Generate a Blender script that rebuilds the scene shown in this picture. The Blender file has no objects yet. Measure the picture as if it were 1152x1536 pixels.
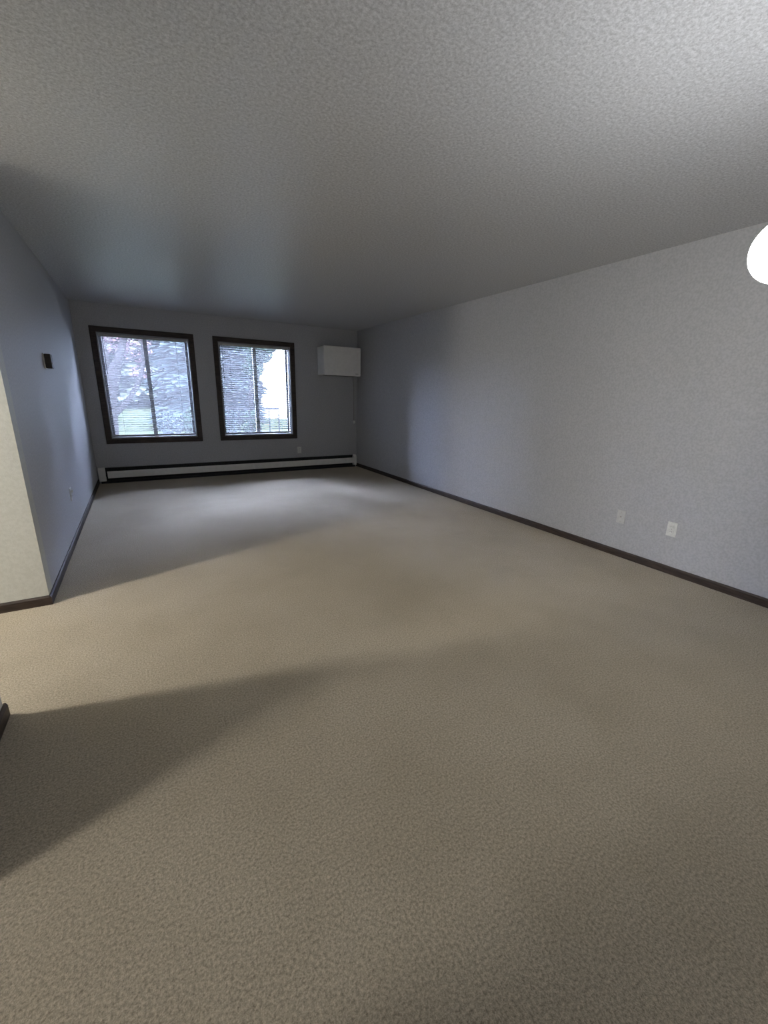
import bpy, bmesh, math, random
from mathutils import Vector, Matrix

SC = bpy.context.scene
COL = SC.collection
random.seed(7)

# ------------------------------------------------------------------ camera
XL, XR, YF, H = -0.629, 3.562, 7.199, 2.44      # left wall, right wall, window wall, ceiling height
CAM_Z, F_PX = 1.330, 618.945
yaw, pitch, roll = 0.52953, -0.27423, 0.02435
fw = Vector((math.sin(yaw) * math.cos(pitch), math.cos(yaw) * math.cos(pitch), math.sin(pitch)))
r0 = Vector((math.cos(yaw), -math.sin(yaw), 0))
u0 = r0.cross(fw)
rt = r0 * math.cos(roll) + u0 * math.sin(roll)
up = -r0 * math.sin(roll) + u0 * math.cos(roll)
cd = bpy.data.cameras.new('camera')
cd.sensor_fit = 'VERTICAL'
cd.sensor_height = 24.0
cd.lens = F_PX * 24.0 / 1536.0
cd.clip_start, cd.clip_end = 0.02, 300
cam = bpy.data.objects.new('camera', cd)
COL.objects.link(cam)
m3 = Matrix((rt, up, -fw)).transposed()
cam.matrix_world = Matrix.Translation((0, 0, CAM_Z)) @ m3.to_4x4()
SC.camera = cam

# ------------------------------------------------------------------ world, light levels, exposure
SKY_STRENGTH = 185.0                                # zenith of a standard overcast sky (three times its horizon)
PENDANT, HALL, KITCHEN = 90.0, 570.0, 155.0      # radiance of the three lamp diffusers
w = bpy.data.worlds.new('overcast_sky')
SC.world = w
w.use_nodes = True
bg = w.node_tree.nodes['Background']
bg.inputs[0].default_value = (0.58, 0.68, 1.0, 1)
wn = w.node_tree
tc = wn.nodes.new('ShaderNodeTexCoord')
sx = wn.nodes.new('ShaderNodeSeparateXYZ')
mr = wn.nodes.new('ShaderNodeMapRange')
mr.inputs['From Min'].default_value, mr.inputs['From Max'].default_value = 0.0, 1.0
mr.inputs['To Min'].default_value, mr.inputs['To Max'].default_value = SKY_STRENGTH / 3, SKY_STRENGTH
wn.links.new(tc.outputs['Generated'], sx.inputs[0])
wn.links.new(sx.outputs['Z'], mr.inputs['Value'])
wn.links.new(mr.outputs['Result'], bg.inputs[1])
SC.view_settings.view_transform = 'Standard'
SC.view_settings.look = 'None'
SC.view_settings.gamma = 1.0
SC.view_settings.exposure = 0.22
SC.view_settings.use_curve_mapping = False
SC.cycles.max_bounces = 10
SC.cycles.diffuse_bounces = 6
SC.cycles.transparent_max_bounces = 24
SC.cycles.sample_clamp_indirect = 6.0
SC.cycles.use_denoising = True

# ------------------------------------------------------------------ materials
def nmat(name):
    m = bpy.data.materials.new(name)
    m.use_nodes = True
    nt = m.node_tree
    return m, nt, nt.nodes['Principled BSDF']

def tex(nt, kind, scale, detail=2.0, rough=0.5, stretch=None):
    co = nt.nodes.new('ShaderNodeTexCoord')
    t = nt.nodes.new(kind)
    t.inputs['Scale'].default_value = scale
    if kind == 'ShaderNodeTexNoise':
        t.inputs['Detail'].default_value = detail
        t.inputs['Roughness'].default_value = rough
    if stretch:
        mp = nt.nodes.new('ShaderNodeMapping')
        mp.inputs['Scale'].default_value = stretch
        nt.links.new(co.outputs['Object'], mp.inputs['Vector'])
        nt.links.new(mp.outputs['Vector'], t.inputs['Vector'])
    else:
        nt.links.new(co.outputs['Object'], t.inputs['Vector'])
    return t

def ramp(nt, src, c0, c1, p0=0.35, p1=0.65):
    r = nt.nodes.new('ShaderNodeValToRGB')
    e = r.color_ramp.elements
    e[0].position, e[1].position = p0, p1
    e[0].color, e[1].color = (*c0, 1), (*c1, 1)
    nt.links.new(src, r.inputs['Fac'])
    return r.outputs['Color']

def mixc(nt, a, b, fac=0.5, mode='MULTIPLY'):
    n = nt.nodes.new('ShaderNodeMix')
    n.data_type = 'RGBA'
    n.blend_type = mode
    n.inputs['Factor'].default_value = fac
    nt.links.new(a, n.inputs['A'])
    nt.links.new(b, n.inputs['B'])
    return n.outputs['Result']

def bump(nt, bsdf, src, strength, dist):
    b = nt.nodes.new('ShaderNodeBump')
    b.inputs['Strength'].default_value = strength
    b.inputs['Distance'].default_value = dist
    nt.links.new(src, b.inputs['Height'])
    nt.links.new(b.outputs['Normal'], bsdf.inputs['Normal'])

def surf(name, c0, c1, scale, rough=0.6, bstr=0.0, bdist=0.002, bscale=None, detail=2.0, spec=0.3, stretch=None):
    m, nt, b = nmat(name)
    t = tex(nt, 'ShaderNodeTexNoise', scale, detail, stretch=stretch)
    nt.links.new(ramp(nt, t.outputs['Fac'], c0, c1), b.inputs['Base Color'])
    b.inputs['Roughness'].default_value = rough
    b.inputs['Specular IOR Level'].default_value = spec
    if bstr:
        t2 = tex(nt, 'ShaderNodeTexNoise', bscale or scale, detail, stretch=stretch)
        bump(nt, b, t2.outputs['Fac'], bstr, bdist)
    return m

def make_carpet():
    m, nt, b = nmat('beige_cut_pile_carpet')
    t = tex(nt, 'ShaderNodeTexNoise', 125, 4, 0.85)
    fine = ramp(nt, t.outputs['Fac'], (0.15, 0.128, 0.092), (0.66, 0.58, 0.45), 0.35, 0.65)
    t2 = tex(nt, 'ShaderNodeTexNoise', 1.7, 3, 0.6)
    wear = ramp(nt, t2.outputs['Fac'], (0.86, 0.85, 0.83), (1, 1, 1), 0.35, 0.6)
    nt.links.new(mixc(nt, fine, wear, 1.0), b.inputs['Base Color'])
    b.inputs['Roughness'].default_value = 0.95
    b.inputs['Specular IOR Level'].default_value = 0.05
    b.inputs['Sheen Weight'].default_value = 0.55
    b.inputs['Sheen Tint'].default_value = (0.92, 0.80, 0.62, 1)
    b.inputs['Sheen Roughness'].default_value = 0.6
    bump(nt, b, t.outputs['Fac'], 0.9, 0.012)
    return m

def make_popcorn():
    m, nt, b = nmat('popcorn_ceiling_texture')
    t = tex(nt, 'ShaderNodeTexNoise', 75, 4, 0.85)
    nt.links.new(ramp(nt, t.outputs['Fac'], (0.47, 0.475, 0.49), (0.83, 0.837, 0.855), 0.35, 0.65), b.inputs['Base Color'])
    b.inputs['Roughness'].default_value = 0.27
    b.inputs['Specular IOR Level'].default_value = 0.8
    bump(nt, b, t.outputs['Fac'], 0.32, 0.008)
    return m

def emit(name, col, strength):
    m, nt, b = nmat(name)
    b.inputs['Base Color'].default_value = (0.85, 0.85, 0.83, 1)
    b.inputs['Roughness'].default_value = 0.3
    b.inputs['Emission Color'].default_value = (*col, 1)
    b.inputs['Emission Strength'].default_value = strength
    return m

GLARE_VEIL = 0.0125
def make_glass():
    m = bpy.data.materials.new('clear_window_glass')
    m.use_nodes = True
    nt = m.node_tree
    nt.nodes.clear()
    out = nt.nodes.new('ShaderNodeOutputMaterial')
    tr = nt.nodes.new('ShaderNodeBsdfTransparent')
    tr.inputs[0].default_value = (0.96, 0.975, 0.97, 1)
    gl = nt.nodes.new('ShaderNodeBsdfGlossy')
    gl.inputs['Roughness'].default_value = 0.02
    fr = nt.nodes.new('ShaderNodeFresnel')
    fr.inputs['IOR'].default_value = 1.45
    mx = nt.nodes.new('ShaderNodeMixShader')
    nt.links.new(fr.outputs[0], mx.inputs[0])
    nt.links.new(tr.outputs[0], mx.inputs[1])
    nt.links.new(gl.outputs[0], mx.inputs[2])
    # faint translucent veil imitating the milky glare over the panes
    df = nt.nodes.new('ShaderNodeBsdfTranslucent')
    df.inputs['Color'].default_value = (0.9, 0.92, 0.95, 1)
    m2 = nt.nodes.new('ShaderNodeMixShader')
    m2.inputs[0].default_value = GLARE_VEIL
    nt.links.new(mx.outputs[0], m2.inputs[1])
    nt.links.new(df.outputs[0], m2.inputs[2])
    nt.links.new(m2.outputs[0], out.inputs[0])
    return m

def make_slat():
    m, nt, b = nmat('white_blind_slat')
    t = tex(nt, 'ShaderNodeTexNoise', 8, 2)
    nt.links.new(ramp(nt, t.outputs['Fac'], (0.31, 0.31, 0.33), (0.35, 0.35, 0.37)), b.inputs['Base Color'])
    b.inputs['Roughness'].default_value = 0.75
    b.inputs['Specular IOR Level'].default_value = 0.1
    return m

M = {}
M['carpet'] = make_carpet()
M['ceiling'] = make_popcorn()
M['wall'] = surf('grey_wall_paint', (0.405, 0.409, 0.426), (0.485, 0.489, 0.506), 70, 0.50, 0.25, 0.003, 170, 4, 0.35)
M['hall_wall'] = surf('brightened_hall_paint', (0.50, 0.50, 0.455), (0.55, 0.55, 0.505), 60, 0.5, 0.25, 0.003, 170, 2, 0.4)  # wall paint made lighter to add to the hall lamp's brightness
M['wood'] = surf('dark_stained_wood_trim', (0.020, 0.013, 0.010), (0.050, 0.033, 0.025), 9, 0.55, 0.1, 0.001, 60, 4, 0.4, (1, 1, 8))
M['white_metal'] = surf('off_white_enamel', (0.82, 0.81, 0.77), (0.88, 0.87, 0.83), 14, 0.4, spec=0.4)
M['dark_gap'] = surf('dark_grey_metal_interior', (0.018, 0.018, 0.018), (0.03, 0.03, 0.03), 40, 0.7)
M['ac'] = surf('white_ac_plastic', (0.87, 0.86, 0.83), (0.91, 0.90, 0.87), 20, 0.5, spec=0.4)
M['plate'] = surf('white_outlet_plastic', (0.68, 0.69, 0.66), (0.75, 0.76, 0.73), 50, 0.35, spec=0.5)
M['plate_grey'] = surf('grey_painted_plate', (0.52, 0.52, 0.505), (0.57, 0.57, 0.555), 50, 0.4, spec=0.5)
M['slot'] = surf('black_socket_slot', (0.012, 0.012, 0.012), (0.02, 0.02, 0.02), 50, 0.6)
M['thermo'] = surf('shade_darkened_plastic', (0.035, 0.031, 0.026), (0.05, 0.045, 0.04), 50, 0.45)  # plastic darkened: the shade on the box is put into its colour
M['vinyl'] = surf('grey_vinyl_frame', (0.26, 0.27, 0.29), (0.30, 0.31, 0.33), 20, 0.4)
M['jamb'] = surf('grey_jamb_paint', (0.30, 0.30, 0.31), (0.35, 0.35, 0.36), 30, 0.5)
M['stile'] = surf('white_painted_sash', (0.74, 0.76, 0.80), (0.80, 0.82, 0.86), 20, 0.45)
M['wand'] = surf('smoked_plastic_wand', (0.10, 0.11, 0.13), (0.14, 0.15, 0.17), 40, 0.3)
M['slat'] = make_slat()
M['rail_white'] = surf('white_blind_rail', (0.48, 0.48, 0.47), (0.54, 0.54, 0.53), 20, 0.6, spec=0.2)
M['glass'] = make_glass()
M['globe'] = emit('glowing_opal_glass_globe', (0.97, 0.985, 1.0), PENDANT)
M['hall'] = emit('glowing_hall_diffuser', (1.0, 0.955, 0.87), HALL)
M['kitchen'] = emit('glowing_kitchen_diffuser', (1.0, 0.965, 0.90), KITCHEN)
M['brass'] = surf('brushed_nickel', (0.42, 0.40, 0.37), (0.50, 0.48, 0.45), 60, 0.35, spec=0.6)
M['brass'].node_tree.nodes['Principled BSDF'].inputs['Metallic'].default_value = 0.9
M['lawn'] = surf('pale_green_grass', (0.0075, 0.0095, 0.0050), (0.012, 0.0145, 0.008), 3.5, 0.9, 0.5, 0.03, 40, 5, spec=0.0)
M['bark'] = surf('grey_brown_bark', (0.004, 0.0035, 0.0035), (0.007, 0.006, 0.006), 14, 0.9, 0.8, 0.02, 22, 5, stretch=(1, 1, 0.25), spec=0.0)
M['needle'] = surf('dark_spruce_needles', (0.008, 0.0110, 0.0115), (0.016, 0.021, 0.022), 5, 0.8, spec=0.0)
M['leaf'] = surf('mid_green_leaves', (0.005, 0.009, 0.006), (0.010, 0.015, 0.010), 5, 0.7, spec=0.0)
M['pale_leaf'] = surf('pale_spring_leaves', (0.022, 0.026, 0.020), (0.042, 0.046, 0.036), 2, 0.9, spec=0.0)
M['pink'] = surf('dusty_pink_leaves', (0.018, 0.010, 0.012), (0.036, 0.023, 0.026), 5, 0.7, spec=0.0)
M['siding'] = surf('white_painted_siding', (0.78, 0.78, 0.77), (0.85, 0.85, 0.84), 6, 0.6, spec=0.0)
M['roof'] = surf('grey_roof_shingle', (0.10, 0.10, 0.11), (0.18, 0.18, 0.19), 20, 0.9, spec=0.0)
M['rail'] = surf('dark_painted_iron', (0.004, 0.004, 0.0045), (0.006, 0.006, 0.0065), 30, 0.5, spec=0.0)
M['cord'] = surf('grey_power_cord', (0.30, 0.30, 0.29), (0.36, 0.36, 0.35), 40, 0.5)

# ------------------------------------------------------------------ helpers
ORG = {}

def org(o):
    return ORG.get(o.name, Vector((0, 0, 0)))

def link(o, parent=None):
    COL.objects.link(o)
    if parent:
        o.parent = parent
    return o

def obj(name, bm, mat, parent=None, smooth=False):
    """one mesh object; the bmesh is in world metres"""
    bmesh.ops.recalc_face_normals(bm, faces=bm.faces)
    if parent:
        bmesh.ops.translate(bm, verts=bm.verts, vec=-org(parent))
    me = bpy.data.meshes.new(name)
    bm.to_mesh(me)
    bm.free()
    if smooth:
        for f in me.polygons:
            f.use_smooth = True
    me.materials.append(M[mat])
    o = bpy.data.objects.new(name, me)
    link(o, parent)
    ORG[o.name] = org(parent) if parent else Vector((0, 0, 0))
    return o

def thing(name, loc, label=None, cat=None, group=None):
    o = bpy.data.objects.new(name, None)
    o.location = loc
    o.empty_display_size = 0.05
    link(o)
    ORG[o.name] = Vector(loc)
    return tag(o, label, cat, group)

def tag(o, label=None, cat=None, group=None, kind=None):
    for k, v in (('label', label), ('category', cat), ('group', group), ('kind', kind)):
        if v:
            o[k] = v
    return o

def box(bm, a, b, bev=0.0, seg=2):
    n0 = len(bm.verts)
    t = bmesh.new()
    x0, y0, z0 = a
    x1, y1, z1 = b
    vs = [t.verts.new(p) for p in ((x0, y0, z0), (x1, y0, z0), (x1, y1, z0), (x0, y1, z0), (x0, y0, z1), (x1, y0, z1), (x1, y1, z1), (x0, y1, z1))]
    for f in ((0, 3, 2, 1), (4, 5, 6, 7), (0, 1, 5, 4), (1, 2, 6, 5), (2, 3, 7, 6), (3, 0, 4, 7)):
        t.faces.new([vs[i] for i in f])
    if bev:
        bmesh.ops.bevel(t, geom=list(t.edges), offset=bev, segments=seg, affect='EDGES', profile=0.5)
    me = bpy.data.meshes.new('t')
    t.to_mesh(me)
    t.free()
    bm.from_mesh(me)
    bpy.data.meshes.remove(me)
    return bm

def B(a, b, bev=0.0, seg=2):
    return box(bmesh.new(), a, b, bev, seg)

def prism(pts, axis, a, b):
    """extrude a closed outline (list of 2-tuples) along an axis between a and b"""
    bm = bmesh.new()
    def P(p, v):
        return {'x': (v, p[0], p[1]), 'y': (p[0], v, p[1]), 'z': (p[0], p[1], v)}[axis]
    lo = [bm.verts.new(P(p, a)) for p in pts]
    hi = [bm.verts.new(P(p, b)) for p in pts]
    n = len(pts)
    bm.faces.new(lo)
    bm.faces.new(hi[::-1])
    for i in range(n):
        bm.faces.new((lo[i], lo[(i + 1) % n], hi[(i + 1) % n], hi[i]))
    return bm

def tube(bm, pts, radii, seg=10):
    pts = [Vector(p) for p in pts]
    if not hasattr(radii, '__len__'):
        radii = [radii] * len(pts)
    rings = []
    for i, p in enumerate(pts):
        d = (pts[min(i + 1, len(pts) - 1)] - pts[max(i - 1, 0)]).normalized()
        a = d.cross(Vector((0, 1, 0)) if abs(d.y) < 0.9 else Vector((1, 0, 0))).normalized()
        c = d.cross(a)
        rings.append([bm.verts.new(p + (a * math.cos(2 * math.pi * k / seg) + c * math.sin(2 * math.pi * k / seg)) * radii[i]) for k in range(seg)])
    for i in range(len(rings) - 1):
        for k in range(seg):
            bm.faces.new((rings[i][k], rings[i][(k + 1) % seg], rings[i + 1][(k + 1) % seg], rings[i + 1][k]))
    bm.faces.new(rings[0][::-1])
    bm.faces.new(rings[-1])
    return bm

def lathe(prof, c, seg=32):
    """closed solid of revolution about the vertical axis through c; prof: (radius, z)"""
    bm = bmesh.new()
    rings = []
    for r, z in prof:
        if r < 1e-5:
            rings.append([bm.verts.new((c[0], c[1], c[2] + z))])
        else:
            rings.append([bm.verts.new((c[0] + r * math.cos(2 * math.pi * k / seg), c[1] + r * math.sin(2 * math.pi * k / seg), c[2] + z)) for k in range(seg)])
    for a, b in zip(rings[:-1], rings[1:]):
        for k in range(seg):
            q = (k + 1) % seg
            if len(a) == 1:
                bm.faces.new((a[0], b[k], b[q]))
            elif len(b) == 1:
                bm.faces.new((a[k], a[q], b[0]))
            else:
                bm.faces.new((a[k], a[q], b[q], b[k]))
    for r in (rings[0], rings[-1]):
        if len(r) > 1:
            bm.faces.new(r)
    return bm

def wall_holes(xs, zs, holes, y0, y1):
    """slab between y0 and y1 with rectangular openings; holes = set of (i, k) cells left open"""
    bm = bmesh.new()
    V = {}
    def v(i, k, y):
        if (i, k, y) not in V:
            V[(i, k, y)] = bm.verts.new((xs[i], y, zs[k]))
        return V[(i, k, y)]
    nx, nz = len(xs) - 1, len(zs) - 1
    solid = lambda i, k: 0 <= i < nx and 0 <= k < nz and (i, k) not in holes
    for i in range(nx):
        for k in range(nz):
            if not solid(i, k):
                continue
            for y in (y0, y1):
                bm.faces.new((v(i, k, y), v(i + 1, k, y), v(i + 1, k + 1, y), v(i, k + 1, y)))
            for di, dk, a, b in ((-1, 0, (i, k), (i, k + 1)), (1, 0, (i + 1, k), (i + 1, k + 1)), (0, -1, (i, k), (i + 1, k)), (0, 1, (i, k + 1), (i + 1, k + 1))):
                if not solid(i + di, k + dk):
                    bm.faces.new((v(*a, y0), v(*b, y0), v(*b, y1), v(*a, y1)))
    return bm

def struct(name, bm, mat, label=None, cat=None):
    o = obj(name, bm, mat)
    return tag(o, label, cat, kind='structure')

# ------------------------------------------------------------------ room shell
XW, YB, YH, YS, YK, YO = -4.2, -2.4, 3.11, 2.01, 1.20, YF + 0.20
W1 = (-0.383, 0.760, 0.640, 2.082)      # clear openings: x0, x1, z0, z1
W2 = (1.172, 2.312, 0.640, 2.072)
ZA, ZB = 0.640, 2.076

struct('floor', B((XW, YB, -0.12), (XR, YF, 0.0)), 'carpet', 'beige cut-pile wall-to-wall carpet', 'floor')
struct('ceiling', B((XW, YB, H), (XR, YF, H + 0.12)), 'ceiling', 'grey-lit popcorn textured ceiling', 'ceiling')
struct('wall_right', B((XR, YB, -0.12), (XR + 0.15, YO, H + 0.12)), 'wall', 'long grey painted wall with two outlets', 'wall')
struct('wall_far', wall_holes([XL - 0.12, W1[0], W1[1], W2[0], W2[1], XR], [-0.12, ZA, ZB, H + 0.12], {(1, 1), (3, 1)}, YF, YO), 'wall', 'grey end wall with the two windows', 'wall')
struct('wall_left', B((XL - 0.12, YH + 0.12, 0), (XL, YF, H)), 'wall', 'grey wall beside the left window, ending at the hallway', 'wall')
struct('wall_hall', B((XW, YH, 0), (XL, YH + 0.12, H)), 'hall_wall', 'brightly lit wall of the side hallway', 'wall')
struct('wall_partition', B((XW, YK, 0), (XL, YS, H)), 'wall', 'wall block between hallway and kitchen opening', 'wall')
struct('wall_kitchen', B((XW, YB, 0), (XL, 0.58, H)), 'wall', 'wall block on the near side of the kitchen doorway', 'wall')
struct('wall_end', B((XW - 0.15, YB, -0.12), (XW, YH + 0.12, H + 0.12)), 'wall', 'wall at the far end of hallway', 'wall')
struct('wall_back', B((XW, YB - 0.15, -0.12), (XR, YB, H + 0.12)), 'wall', 'grey wall behind the viewpoint', 'wall')

BH, BT = 0.062, 0.012
def base_prof(s):
    return [(0, 0), (s * BT, 0), (s * BT, BH - 0.012), (s * BT * 0.45, BH), (0, BH)]

def baseboard(name, pieces, label):
    """pieces: list of (axis, wall coordinate, side, from, to)"""
    o = None
    for axis, wv, s, a, b in pieces:
        pr = [(wv + p[0], p[1]) for p in base_prof(s)]
        bm = prism(pr, 'y', a, b) if axis == 'y' else None
        if axis == 'x':
            bm = prism(pr, 'x', a, b)
        if o is None:
            o = struct(name, bm, 'wood', label, 'baseboard')
        else:
            obj('return_board', bm, 'wood', o)
    return o

baseboard('baseboard_right', [('y', XR, -1, YB, YF)], 'dark wood baseboard along the long grey wall')
baseboard('baseboard_left', [('y', XL, 1, YH - BT, YF)], 'dark wood baseboard running from hallway corner to heater')
baseboard('baseboard_hall', [('x', YH, -1, XW, XL)], 'dark wood baseboard of the lit hallway wall')
baseboard('baseboard_partition', [('y', XL, 1, YK, YS + BT), ('x', YS, 1, XW, XL)], 'dark wood baseboard end at the left picture edge')

# ------------------------------------------------------------------ windows
def window(n, w, label):
    x0, x1, z0, z1 = w
    z0, z1 = ZA, ZB
    t = thing('window_%d' % n, (x0, YF, z0), label, 'window')
    tag(t, kind='structure')
    c, th = 0.073, 0.018
    y = YF - th
    # casing: head and sill boards between mitred-looking side boards
    obj('casing_board', B((x0 - c, y, z1), (x1 + c, YF, z1 + c), 0.004), 'wood', t)
    obj('casing_board', B((x0 - c, y, z0 - c), (x1 + c, YF, z0), 0.004), 'wood', t)
    obj('casing_board', B((x0 - c, y, z0), (x0, YF, z1), 0.004), 'wood', t)
    obj('casing_board', B((x1, y, z0), (x1 + c, YF, z1), 0.004), 'wood', t)
    # jamb lining of the recess
    j = 0.012
    yb = YF + 0.11
    obj('jamb', B((x0, YF - 0.002, z0), (x0 + j, yb, z1)), 'jamb', t)
    obj('jamb', B((x1 - j, YF - 0.002, z0), (x1, yb, z1)), 'jamb', t)
    obj('jamb', B((x0 + j, YF - 0.002, z1 - j), (x1 - j, yb, z1)), 'jamb', t)
    obj('sill', B((x0 + j, YF - 0.002, z0), (x1 - j, yb, z0 + j + 0.004), 0.002), 'jamb', t)
    # sliding sashes: left one in front
    xm = (x0 + x1) / 2
    for k, (a, b, ys) in enumerate(((x0 + j, xm + 0.022, YF + 0.112), (xm - 0.022, x1 - j, YF + 0.142))):
        fr = 0.034
        bm = wall_holes([a, a + fr, b - fr, b], [z0 + 0.005, z0 + 0.005 + fr, z1 - 0.005 - fr, z1 - 0.005], {(1, 1)}, ys, ys + 0.026)
        s = obj('sash', bm, 'vinyl', t)
        obj('pane', B((a + fr - 0.004, ys + 0.010, z0 + fr), (b - fr + 0.004, ys + 0.016, z1 - fr)), 'glass', s)
    obj('meeting_stile', B((xm - 0.026, YF + 0.100, z0 + 0.02), (xm + 0.026, YF + 0.112, z1 - 0.012), 0.002), 'stile', t)
    return t

window(1, W1, 'wide sliding window in dark wood casing next to the corner')
window(2, W2, 'sliding window in dark wood casing nearest the air conditioner')

# ------------------------------------------------------------------ blinds
def slat_mesh(width, depth, tilt):
    bm = bmesh.new()
    prof = []
    n = 4
    for i in range(n + 1):
        s = -0.5 + i / n
        prof.append((s * depth, 0.0022 * (1 - 4 * s * s)))
    th = 0.0007
    loop = prof + [(a, b - th) for a, b in prof[::-1]]
    ca, sa = math.cos(tilt), math.sin(tilt)
    loop = [(a * ca - b * sa, a * sa + b * ca) for a, b in loop]
    lo = [bm.verts.new((-width / 2, a, b)) for a, b in loop]
    hi = [bm.verts.new((width / 2, a, b)) for a, b in loop]
    k = len(loop)
    for i in range(k):
        bm.faces.new((lo[i], lo[(i + 1) % k], hi[(i + 1) % k], hi[i]))
    for i in range(n):
        for e in (lo, hi):
            bm.faces.new((e[i], e[i + 1], e[k - 2 - i], e[k - 1 - i]))
    bmesh.ops.recalc_face_normals(bm, faces=bm.faces)
    me = bpy.data.meshes.new('slat')
    bm.to_mesh(me)
    bm.free()
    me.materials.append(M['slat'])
    return me

def blind(w, label, wand_x, wand_len, tilt):
    x0, x1 = w[0] + 0.018, w[1] - 0.018
    xm = (x0 + x1) / 2
    yc = YF + 0.055
    top, bot = ZB - 0.014, ZA + 0.05
    t = thing('window_blind', (xm, yc, ZA), label, 'window blind', 'horizontal blinds in the two windows')
    obj('headrail', B((x0, yc - 0.02, top - 0.032), (x1, yc + 0.02, top), 0.003), 'rail_white', t)
    pitch_ = 0.0325
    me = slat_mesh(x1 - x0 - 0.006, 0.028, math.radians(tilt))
    z = top - 0.055
    while z > bot + 0.02:
        s = bpy.data.objects.new('slat', me)
        link(s, t)
        s.location = Vector((xm, yc, z)) - org(t)
        z -= pitch_
    obj('bottom_rail', B((x0, yc - 0.016, bot - 0.016), (x1, yc + 0.016, bot), 0.003), 'slat', t)
    for fx in (0.14, 0.5, 0.86):
        cx = x0 + (x1 - x0) * fx
        for dy in (-0.0175, 0.0175):
            obj('ladder_cord', tube(bmesh.new(), [(cx, yc + dy, top - 0.03), (cx, yc + dy, bot)], 0.0011, 5), 'slat', t)
    obj('tilt_wand', tube(bmesh.new(), [(wand_x, yc - 0.027, top - 0.02), (wand_x - 0.002, yc - 0.030, top - wand_len), (wand_x - 0.002, yc - 0.030, top - wand_len - 0.03)], [0.004, 0.0045, 0.006], 8), 'wand', t, True)
    return t

blind(W1, 'white horizontal blind in the window beside the left corner', -0.318, 0.50, 9)
blind(W2, 'white horizontal blind in the window nearer the air conditioner', 1.236, 0.50, 25)

# ------------------------------------------------------------------ baseboard heater
def heater():
    x0, x1 = XL + 0.018, XR - 0.030
    t = thing('baseboard_heater', ((x0 + x1) / 2, YF, 0), 'long off-white baseboard heater under the two windows', 'heater')
    zt, zb, d = 0.225, 0.030, 0.066
    yf = YF - d
    obj('back_panel', B((x0 + 0.02, YF - 0.006, zb), (x1 - 0.02, YF, zt - 0.004)), 'dark_gap', t)
    # end caps
    ec = [('l', x0, x0 + 0.085), ('r', x1 - 0.06, x1)]
    for _, a, b in ec:
        pr = [(YF, 0.035), (yf - 0.004, 0.035), (yf - 0.004, zt - 0.03), (yf + 0.022, zt + 0.004), (YF, zt + 0.004)]
        e = prism(pr, 'x', a, b)
        bmesh.ops.bevel(e, geom=list(e.edges), offset=0.003, segments=2, affect='EDGES')
        obj('end_cap', e, 'white_metal', t)
    a, b = x0 + 0.11, x1 - 0.06
    front = prism([(yf, 0.078), (yf + 0.003, 0.076), (yf + 0.003, 0.176), (yf - 0.0, 0.178), (yf - 0.003, 0.172), (yf - 0.003, 0.084)], 'x', a, b)
    fp = obj('front_panel', front, 'white_metal', t)
    obj('panel_lip', prism([(yf - 0.005, 0.128), (yf - 0.003, 0.125), (yf - 0.003, 0.133)], 'x', a, b), 'white_metal', fp)
    hood = prism([(YF - 0.006, zt), (YF - 0.006, zt - 0.004), (yf + 0.030, zt - 0.008), (yf + 0.030, zt - 0.004)], 'x', x0 + 0.085, x1 - 0.06)
    obj('hood', hood, 'dark_gap', t)
    obj('heating_pipe', tube(bmesh.new(), [(x0 + 0.05, yf + 0.033, 0.11), (x1 - 0.04, yf + 0.033, 0.11)], 0.012, 10), 'dark_gap', t, True)
    obj('kick_strip', B((x0 + 0.02, yf + 0.012, 0.0), (x1 - 0.02, YF - 0.006, 0.034)), 'dark_gap', t)
heater()

# ------------------------------------------------------------------ wall air conditioner
def aircon():
    x0, x1, z0, z1, yf = 2.795, 3.478, 1.652, 2.118, YF - 0.315
    t = thing('wall_air_conditioner', ((x0 + x1) / 2, YF, z0), 'white boxy wall air conditioner in the corner by the window', 'air conditioner')
    obj('housing', B((x0, yf + 0.035, z0), (x1, YF, z1), 0.012, 3), 'ac', t)
    f = obj('front_cover', B((x0 - 0.004, yf, z0 - 0.004), (x1 + 0.004, yf + 0.032, z1 + 0.004), 0.013, 3), 'ac', t)
    obj('badge_strip', B((x1 - 0.10, yf - 0.002, z0 + 0.03), (x1 - 0.04, yf + 0.002, z0 + 0.042), 0.001), 'plate_grey', f)
    obj('underside_vent', B((x0 + 0.05, yf + 0.06, z0 - 0.003), (x1 - 0.05, YF - 0.12, z0 + 0.004)), 'dark_gap', t)
    c = thing('power_cord', (3.495, YF, 0.84), 'thin grey cord dropping from air conditioner to a corner plug', 'cord')
    y = YF - 0.012
    obj('cable', tube(bmesh.new(), [(3.455, YF - 0.05, 1.66), (3.478, YF - 0.02, 1.58), (3.49, y, 1.48), (3.492, y, 1.2), (3.495, y, 0.86)], 0.006, 8), 'cord', c, True)
    obj('plug', B((3.478, YF - 0.042, 0.815), (3.512, YF - 0.006, 0.868), 0.006), 'plate', c)
aircon()

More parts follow.
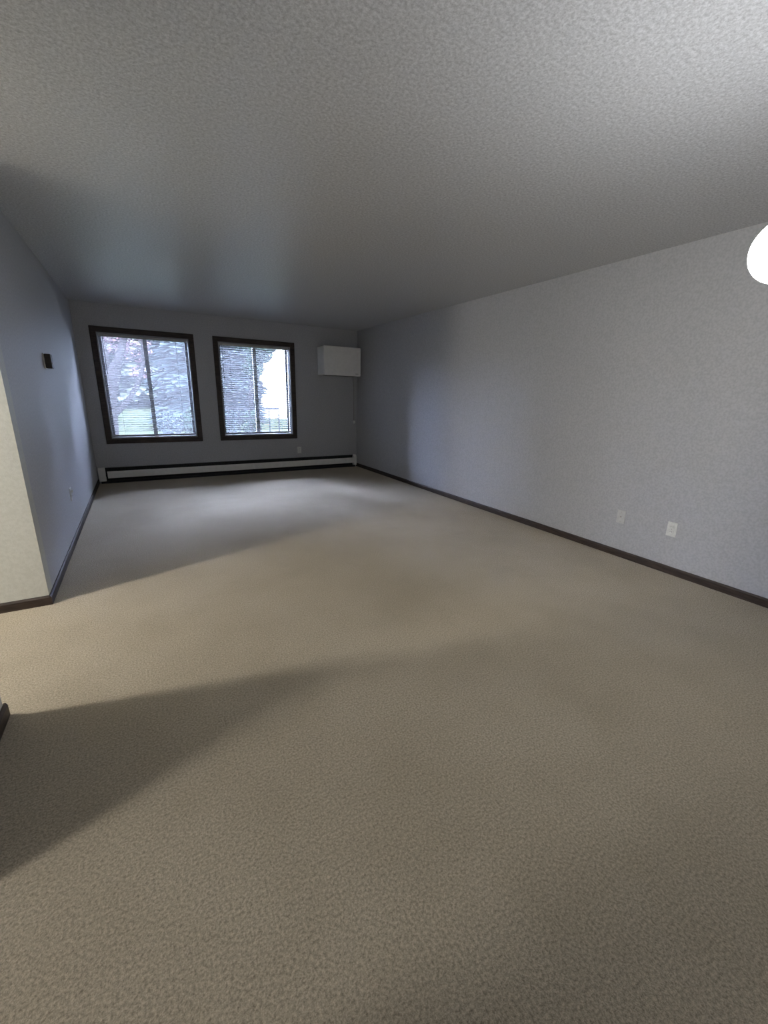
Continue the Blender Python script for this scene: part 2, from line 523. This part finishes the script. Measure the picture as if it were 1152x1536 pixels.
# ------------------------------------------------------------------ outlets
def outlet(name, pos, normal, label, mat='plate', cat='outlet', duplex=True):
    """wall plate centred at pos; normal 'x+', 'x-' or 'y-'"""
    t = thing(name, pos, label, cat)
    X, Y, Z = pos
    def bx(u0, u1, z0, z1, d0, d1, bev=0.0):
        if normal == 'y-':
            return B((X + u0, Y - d1, Z + z0), (X + u1, Y - d0, Z + z1), bev)
        if normal == 'x-':
            return B((X - d1, Y + u0, Z + z0), (X - d0, Y + u1, Z + z1), bev)
        return B((X + d0, Y + u0, Z + z0), (X + d1, Y + u1, Z + z1), bev)
    obj('plate', bx(-0.036, 0.036, -0.058, 0.058, 0, 0.006, 0.002), mat, t)
    if duplex:
        for s in (-1, 1):
            r = obj('receptacle', bx(-0.017, 0.017, s * 0.0205 - 0.0145, s * 0.0205 + 0.0145, 0.005, 0.0095, 0.0035), 'plate' if mat == 'plate' else mat, t)
            for u in (-0.0065, 0.0065):
                obj('slot', bx(u - 0.0012, u + 0.0012, s * 0.0205 - 0.002, s * 0.0205 + 0.007, 0.009, 0.0099), 'slot', r)
        obj('screw', bx(-0.003, 0.003, -0.003, 0.003, 0.005, 0.0072, 0.001), 'brass', t)
    else:
        obj('cable_jack', bx(-0.006, 0.006, -0.006, 0.006, 0.005, 0.014, 0.002), 'brass', t)
        for s in (-1, 1):
            obj('screw', bx(-0.003, 0.003, s * 0.042 - 0.003, s * 0.042 + 0.003, 0.005, 0.0072, 0.001), 'brass', t)
    return t

outlet('wall_outlet', (XR, 1.548, 0.363), 'x-', 'white duplex outlet low on the long grey wall, nearest the viewer')
outlet('cable_plate', (XR, 1.960, 0.358), 'x-', 'pale grey cable plate low on the long wall, left of the white outlet', 'plate_grey', 'wall plate', False)
outlet('wall_outlet', (2.419, YF, 0.358), 'y-', 'small outlet under the right window, above the baseboard heater')
o3 = outlet('wall_outlet', (XL, 4.603, 0.40), 'x+', 'grey outlet with a white plug cap low on the left wall', 'plate_grey')
obj('plug_cap', B((XL + 0.008, 4.590, 0.415), (XL + 0.024, 4.612, 0.437), 0.004), 'plate', o3)

# ------------------------------------------------------------------ thermostat
t = thing('thermostat', (XL, 4.55, 1.54), 'small thermostat box with shade in its colour, high on the left wall', 'thermostat')
obj('back_plate', B((XL, 4.495, 1.478), (XL + 0.008, 4.605, 1.604), 0.002), 'plate_grey', t)
obj('cover', B((XL + 0.008, 4.503, 1.484), (XL + 0.052, 4.597, 1.598), 0.006), 'thermo', t)
obj('dial', B((XL + 0.050, 4.53, 1.520), (XL + 0.057, 4.57, 1.532), 0.002), 'brass', t)

# ------------------------------------------------------------------ lamps
def sphere_prof(r, a0=-90, a1=90, n=18):
    return [(max(0.0, r * math.cos(math.radians(a0 + (a1 - a0) * i / n))) if 0 < i < n or abs(abs(a0 if i == 0 else a1) - 90) > 1 else 0.0,
             r * math.sin(math.radians(a0 + (a1 - a0) * i / n))) for i in range(n + 1)]

gc, gr = (1.649, 0.582, 1.758), 0.0885
t = thing('pendant_lamp', gc, 'glowing white glass globe pendant at the right picture edge', 'lamp')
obj('globe', lathe(sphere_prof(gr, -90, 60), gc, 40), 'globe', t, True)
obj('fitter', lathe([(0.040, 0.0755), (0.050, 0.0775), (0.051, 0.095), (0.034, 0.115), (0.020, 0.136), (0.012, 0.160)], gc, 28), 'brass', t, True)
obj('stem', tube(bmesh.new(), [(gc[0], gc[1], gc[2] + 0.155), (gc[0], gc[1], H - 0.02)], 0.006, 10), 'brass', t, True)
obj('canopy', lathe([(0.012, -0.045), (0.040, -0.032), (0.060, -0.012), (0.064, 0.0)], (gc[0], gc[1], H), 28), 'brass', t, True)

hc = (-2.63, 2.46, H)
t = thing('hall_ceiling_lamp', hc, 'lit dome ceiling lamp in the side hallway', 'lamp')
obj('base_plate', lathe([(0.15, -0.025), (0.16, -0.02), (0.16, 0.0)], hc, 32), 'brass', t)
obj('diffuser', lathe([(0.0, -0.115)] + [(0.14 * math.sin(math.radians(a)), -0.025 - 0.09 * math.cos(math.radians(a))) for a in range(12, 91, 13)], hc, 32), 'hall', t, True)

kc = (-2.2, 0.72, H)
t = thing('kitchen_ceiling_lamp', kc, 'lit dome ceiling lamp in the kitchen area', 'lamp')
obj('base_plate', lathe([(0.19, -0.025), (0.20, -0.02), (0.20, 0.0)], kc, 32), 'brass', t)
obj('diffuser', lathe([(0.0, -0.115)] + [(0.18 * math.sin(math.radians(a)), -0.025 - 0.09 * math.cos(math.radians(a))) for a in range(12, 91, 13)], kc, 32), 'kitchen', t, True)

# ------------------------------------------------------------------ outdoors
GZ = -0.15
bm = bmesh.new()
xs = [-40, -15, -6, -2, 2, 6, 15, 45]
ys = [YO + 0.02, 10, 14, 18, 24, 30, 40, 55, 80]
def gz(x, y):
    return GZ + max(0.0, y - 22) * 0.10 + 0.05 * math.sin(x * 0.7 + y * 0.4) * (1 if y > 12 else 0)
gv = [[bm.verts.new((x, y, gz(x, y))) for x in xs] for y in ys]
for i in range(len(ys) - 1):
    for k in range(len(xs) - 1):
        bm.faces.new((gv[i][k], gv[i][k + 1], gv[i + 1][k + 1], gv[i + 1][k]))
struct('ground', bm, 'lawn', 'pale green lawn outside the windows', 'lawn')

def leaves(bm, c, rad, n, size, shell=0.35):
    """n small folded leaf quads scattered in an ellipsoid"""
    c = Vector(c)
    for _ in range(n):
        d = Vector((random.gauss(0, 1), random.gauss(0, 1), random.gauss(0, 1))).normalized()
        q = (shell + (1 - shell) * random.random()) ** 0.6
        p = c + Vector((d.x * rad[0], d.y * rad[1], d.z * rad[2])) * q
        a = Vector((random.gauss(0, 1), random.gauss(0, 1), random.gauss(0, .6))).normalized() * size * random.uniform(.6, 1.3)
        b = a.cross(Vector((random.gauss(0, 1), random.gauss(0, 1), random.gauss(0, 1)))).normalized() * size * 0.45
        v = [bm.verts.new(x) for x in (p - a, p + b, p + a, p - b)]
        bm.faces.new(v)

# near tree with forked trunk, seen through the left window
tx, ty = -0.56, 11.5
t = thing('forked_tree', (tx, ty, GZ), 'bare forked tree with pinkish leaves outside the left window', 'tree')
obj('trunk', tube(bmesh.new(), [(-0.62, ty, GZ - 0.1), (-0.585, ty, 0.3), (-0.545, ty, 0.8), (-0.50, ty, 1.24), (-0.42, ty, 1.6), (-0.30, ty, 1.9), (-0.18, ty, 2.2), (-0.07, ty + 0.05, 2.55), (0.02, ty + .1, 3.2), (0.0, ty + .2, 4.2)], [0.17, 0.125, 0.115, 0.125, 0.15, 0.10, 0.075, 0.065, 0.05, 0.02], 12), 'bark', t, True)
obj('branch', tube(bmesh.new(), [(-0.55, ty, 0.70), (-0.43, ty - .03, 0.84), (-0.298, ty - .06, 0.96), (-0.112, ty - .1, 1.19), (0.021, ty - .12, 1.41), (0.128, ty - .12, 1.64), (0.216, ty - .1, 1.93), (0.25, ty - .1, 2.4), (0.35, ty, 3.1)], [0.08, 0.07, 0.062, 0.056, 0.052, 0.046, 0.04, 0.032, 0.012], 10), 'bark', t, True)
obj('branch', tube(bmesh.new(), [(-0.46, ty, 1.50), (-0.48, ty + .02, 1.75), (-0.49, ty + .04, 2.0), (-0.52, ty + .06, 2.4), (-0.62, ty + .1, 3.2)], [0.09, 0.07, 0.055, 0.045, 0.015], 10), 'bark', t, True)
obj('branch', tube(bmesh.new(), [(-0.36, ty, 1.75), (-0.2, ty + .1, 1.9), (0.05, ty + .2, 2.02), (0.3, ty + .3, 2.2), (0.6, ty + .4, 2.7)], [0.05, 0.04, 0.032, 0.025, 0.01], 8), 'bark', t, True)
bm = bmesh.new()
for c, r, n in (((-0.3, ty + .5, 2.35), (.35, .5, .25), 160), ((0.1, ty + .4, 2.3), (.35, .5, .35), 200), ((-0.1, ty, 3.3), (1.3, 1.2, .7), 700), ((-0.1, ty, 4.4), (1.0, 1.0, .8), 500), ((0.15, ty + .7, 1.75), (.3, .3, .14), 90)):
    leaves(bm, c, r, n, 0.055)
tag(obj('foliage', bm, 'pink', t), kind='stuff')

def conifer(c, h, rad, label, n=9000, mat='needle'):
    t = thing('conifer_tree', c, label, 'tree', 'dark evergreens beyond the lawn')
    obj('trunk', tube(bmesh.new(), [c, (c[0], c[1], c[2] + h * 0.5), (c[0], c[1], c[2] + h * 0.97)], [0.22, 0.14, 0.02], 8), 'bark', t, True)
    bm = bmesh.new()
    for _ in range(n):
        u = random.random()
        z = c[2] + h * (0.02 + 0.98 * u)
        rr = rad * (1 - u) ** 0.5 * (0.35 + 0.65 * random.random()) * (0.85 + 0.15 * math.sin(u * h * 5)) + 0.05
        a = random.uniform(0, 2 * math.pi)
        p = Vector((c[0] + rr * math.cos(a), c[1] + rr * math.sin(a), z))
        L = 0.34 + 0.30 * u
        o = Vector((math.cos(a), math.sin(a), -0.35)) * L
        s = Vector((-math.sin(a), math.cos(a), random.uniform(-.4, .4))) * L * 0.5
        v = [bm.verts.new(x) for x in (p - o, p + s, p + o, p - s)]
        bm.faces.new(v)
    tag(obj('foliage', bm, mat, t), kind='stuff')

conifer((1.75, 18.6, GZ), 9.0, 1.30, 'tall dark evergreen behind the right pane of the left window')
conifer((4.20, 20.9, GZ), 9.5, 1.10, 'tall dark evergreen left of the white building outside')
conifer((-3.30, 20.5, GZ), 10.5, 2.2, 'tall evergreen off to the left of the forked tree')
conifer((-0.20, 29.0, 0.55), 13.0, 2.9, 'distant pale tree straight behind the forked tree', mat='pale_leaf')
conifer((-7.9, 18.5, GZ), 12.0, 2.2, 'unseen evergreen added far left to block sky light')  # out of view, added to keep low sky off the right wall
conifer((4.90, 32.0, 0.85), 14.0, 2.0, 'distant evergreen seen between building and nearer trees')

def shrub(c, r, label, mat='leaf', n=420):
    t = thing('shrub', c, label, 'shrub', 'shrubs along the lawn outside')
    for k in range(3):
        a = 2.1 * k
        obj('stem', tube(bmesh.new(), [c, (c[0] + .2 * r[0] * math.cos(a), c[1] + .2 * r[1] * math.sin(a), c[2] + r[2])], [0.02, 0.008], 6), 'bark', t)
    bm = bmesh.new()
    leaves(bm, (c[0], c[1], c[2] + r[2]), r, n, 0.07)
    tag(obj('foliage', bm, mat, t), kind='stuff')

shrub((0.78, 14.2, GZ), (.36, .4, .46), 'low shrub right of the meeting stile in the left window', 'needle')
shrub((1.52, 15.0, GZ), (.36, .4, .50), 'low shrub at the right edge of the left window', 'leaf')
shrub((2.33, 13.4, GZ), (.36, .34, .50), 'shrub behind the railing at the left of the right window', 'needle')
shrub((3.02, 13.4, GZ), (.30, .3, .48), 'shrub behind the railing near the meeting stile', 'leaf')

# leafy branch tree whose crown hangs in front of the white building
t = thing('leafy_tree', (3.25, 14.5, GZ), 'leafy tree reaching in front of the white building outside', 'tree')
obj('trunk', tube(bmesh.new(), [(3.22, 14.5, GZ - .05), (3.26, 14.5, 1.2), (3.38, 14.5, 2.1), (3.7, 14.5, 2.75), (4.1, 14.5, 3.3)], [0.09, 0.075, 0.06, 0.04, 0.015], 10), 'bark', t, True)
bm = bmesh.new()
for c, r, n in (((3.42, 14.5, 2.15), (.32, .4, .38), 900), ((3.68, 14.5, 2.60), (.38, .4, .32), 1000), ((4.02, 14.5, 2.98), (.42, .4, .32), 900), ((3.35, 14.5, 3.2), (.75, .6, .7), 600), ((3.6, 14.6, 4.6), (1.3, 1.0, 1.0), 900)):
    leaves(bm, c, r, n, 0.08, 0.05)
tag(obj('foliage', bm, 'leaf', t), kind='stuff')

# iron railing outside the right window
t = thing('iron_railing', (2.0, 10.0, GZ), 'thin dark iron railing outside the right window', 'railing')
ry, rz = 10.0, 0.98
for z, hh in ((rz, 0.018), (rz - 0.22, 0.009), (rz - 0.42, 0.009)):
    obj('rail', B((1.28, ry - 0.015, z - hh), (2.89, ry + 0.015, z + hh)), 'rail', t)
for i in range(8):
    x = 2.88 - i * 0.228
    obj('post', B((x - 0.013, ry - 0.013, GZ - 0.02), (x + 0.013, ry + 0.013, rz)), 'rail', t)

# white building
bx0, bx1, by0, by1, bh = 5.66, 15.0, 22.4, 28.5, 6.4
t = thing('white_building', ((bx0 + bx1) / 2, by0, GZ), 'bright white building seen through the right window', 'building')
obj('wall', B((bx0, by0, GZ - 0.2), (bx1, by1, bh)), 'siding', t)
nb = 30
for i in range(nb):
    z = GZ + 0.15 + i * 0.205
    obj('siding_board', prism([(by0, z), (by0 - 0.022, z), (by0 - 0.004, z + 0.20), (by0, z + 0.20)], 'x', bx0 - 0.01, bx1), 'siding', t)
obj('roof', prism([(by0 - 0.5, bh - 0.05), ((by0 + by1) / 2, bh + 2.2), (by1 + 0.5, bh - 0.05), (by1 + 0.5, bh + 0.1), ((by0 + by1) / 2, bh + 2.38), (by0 - 0.5, bh + 0.1)], 'x', bx0 - 0.4, bx1 + 0.4), 'roof', t)
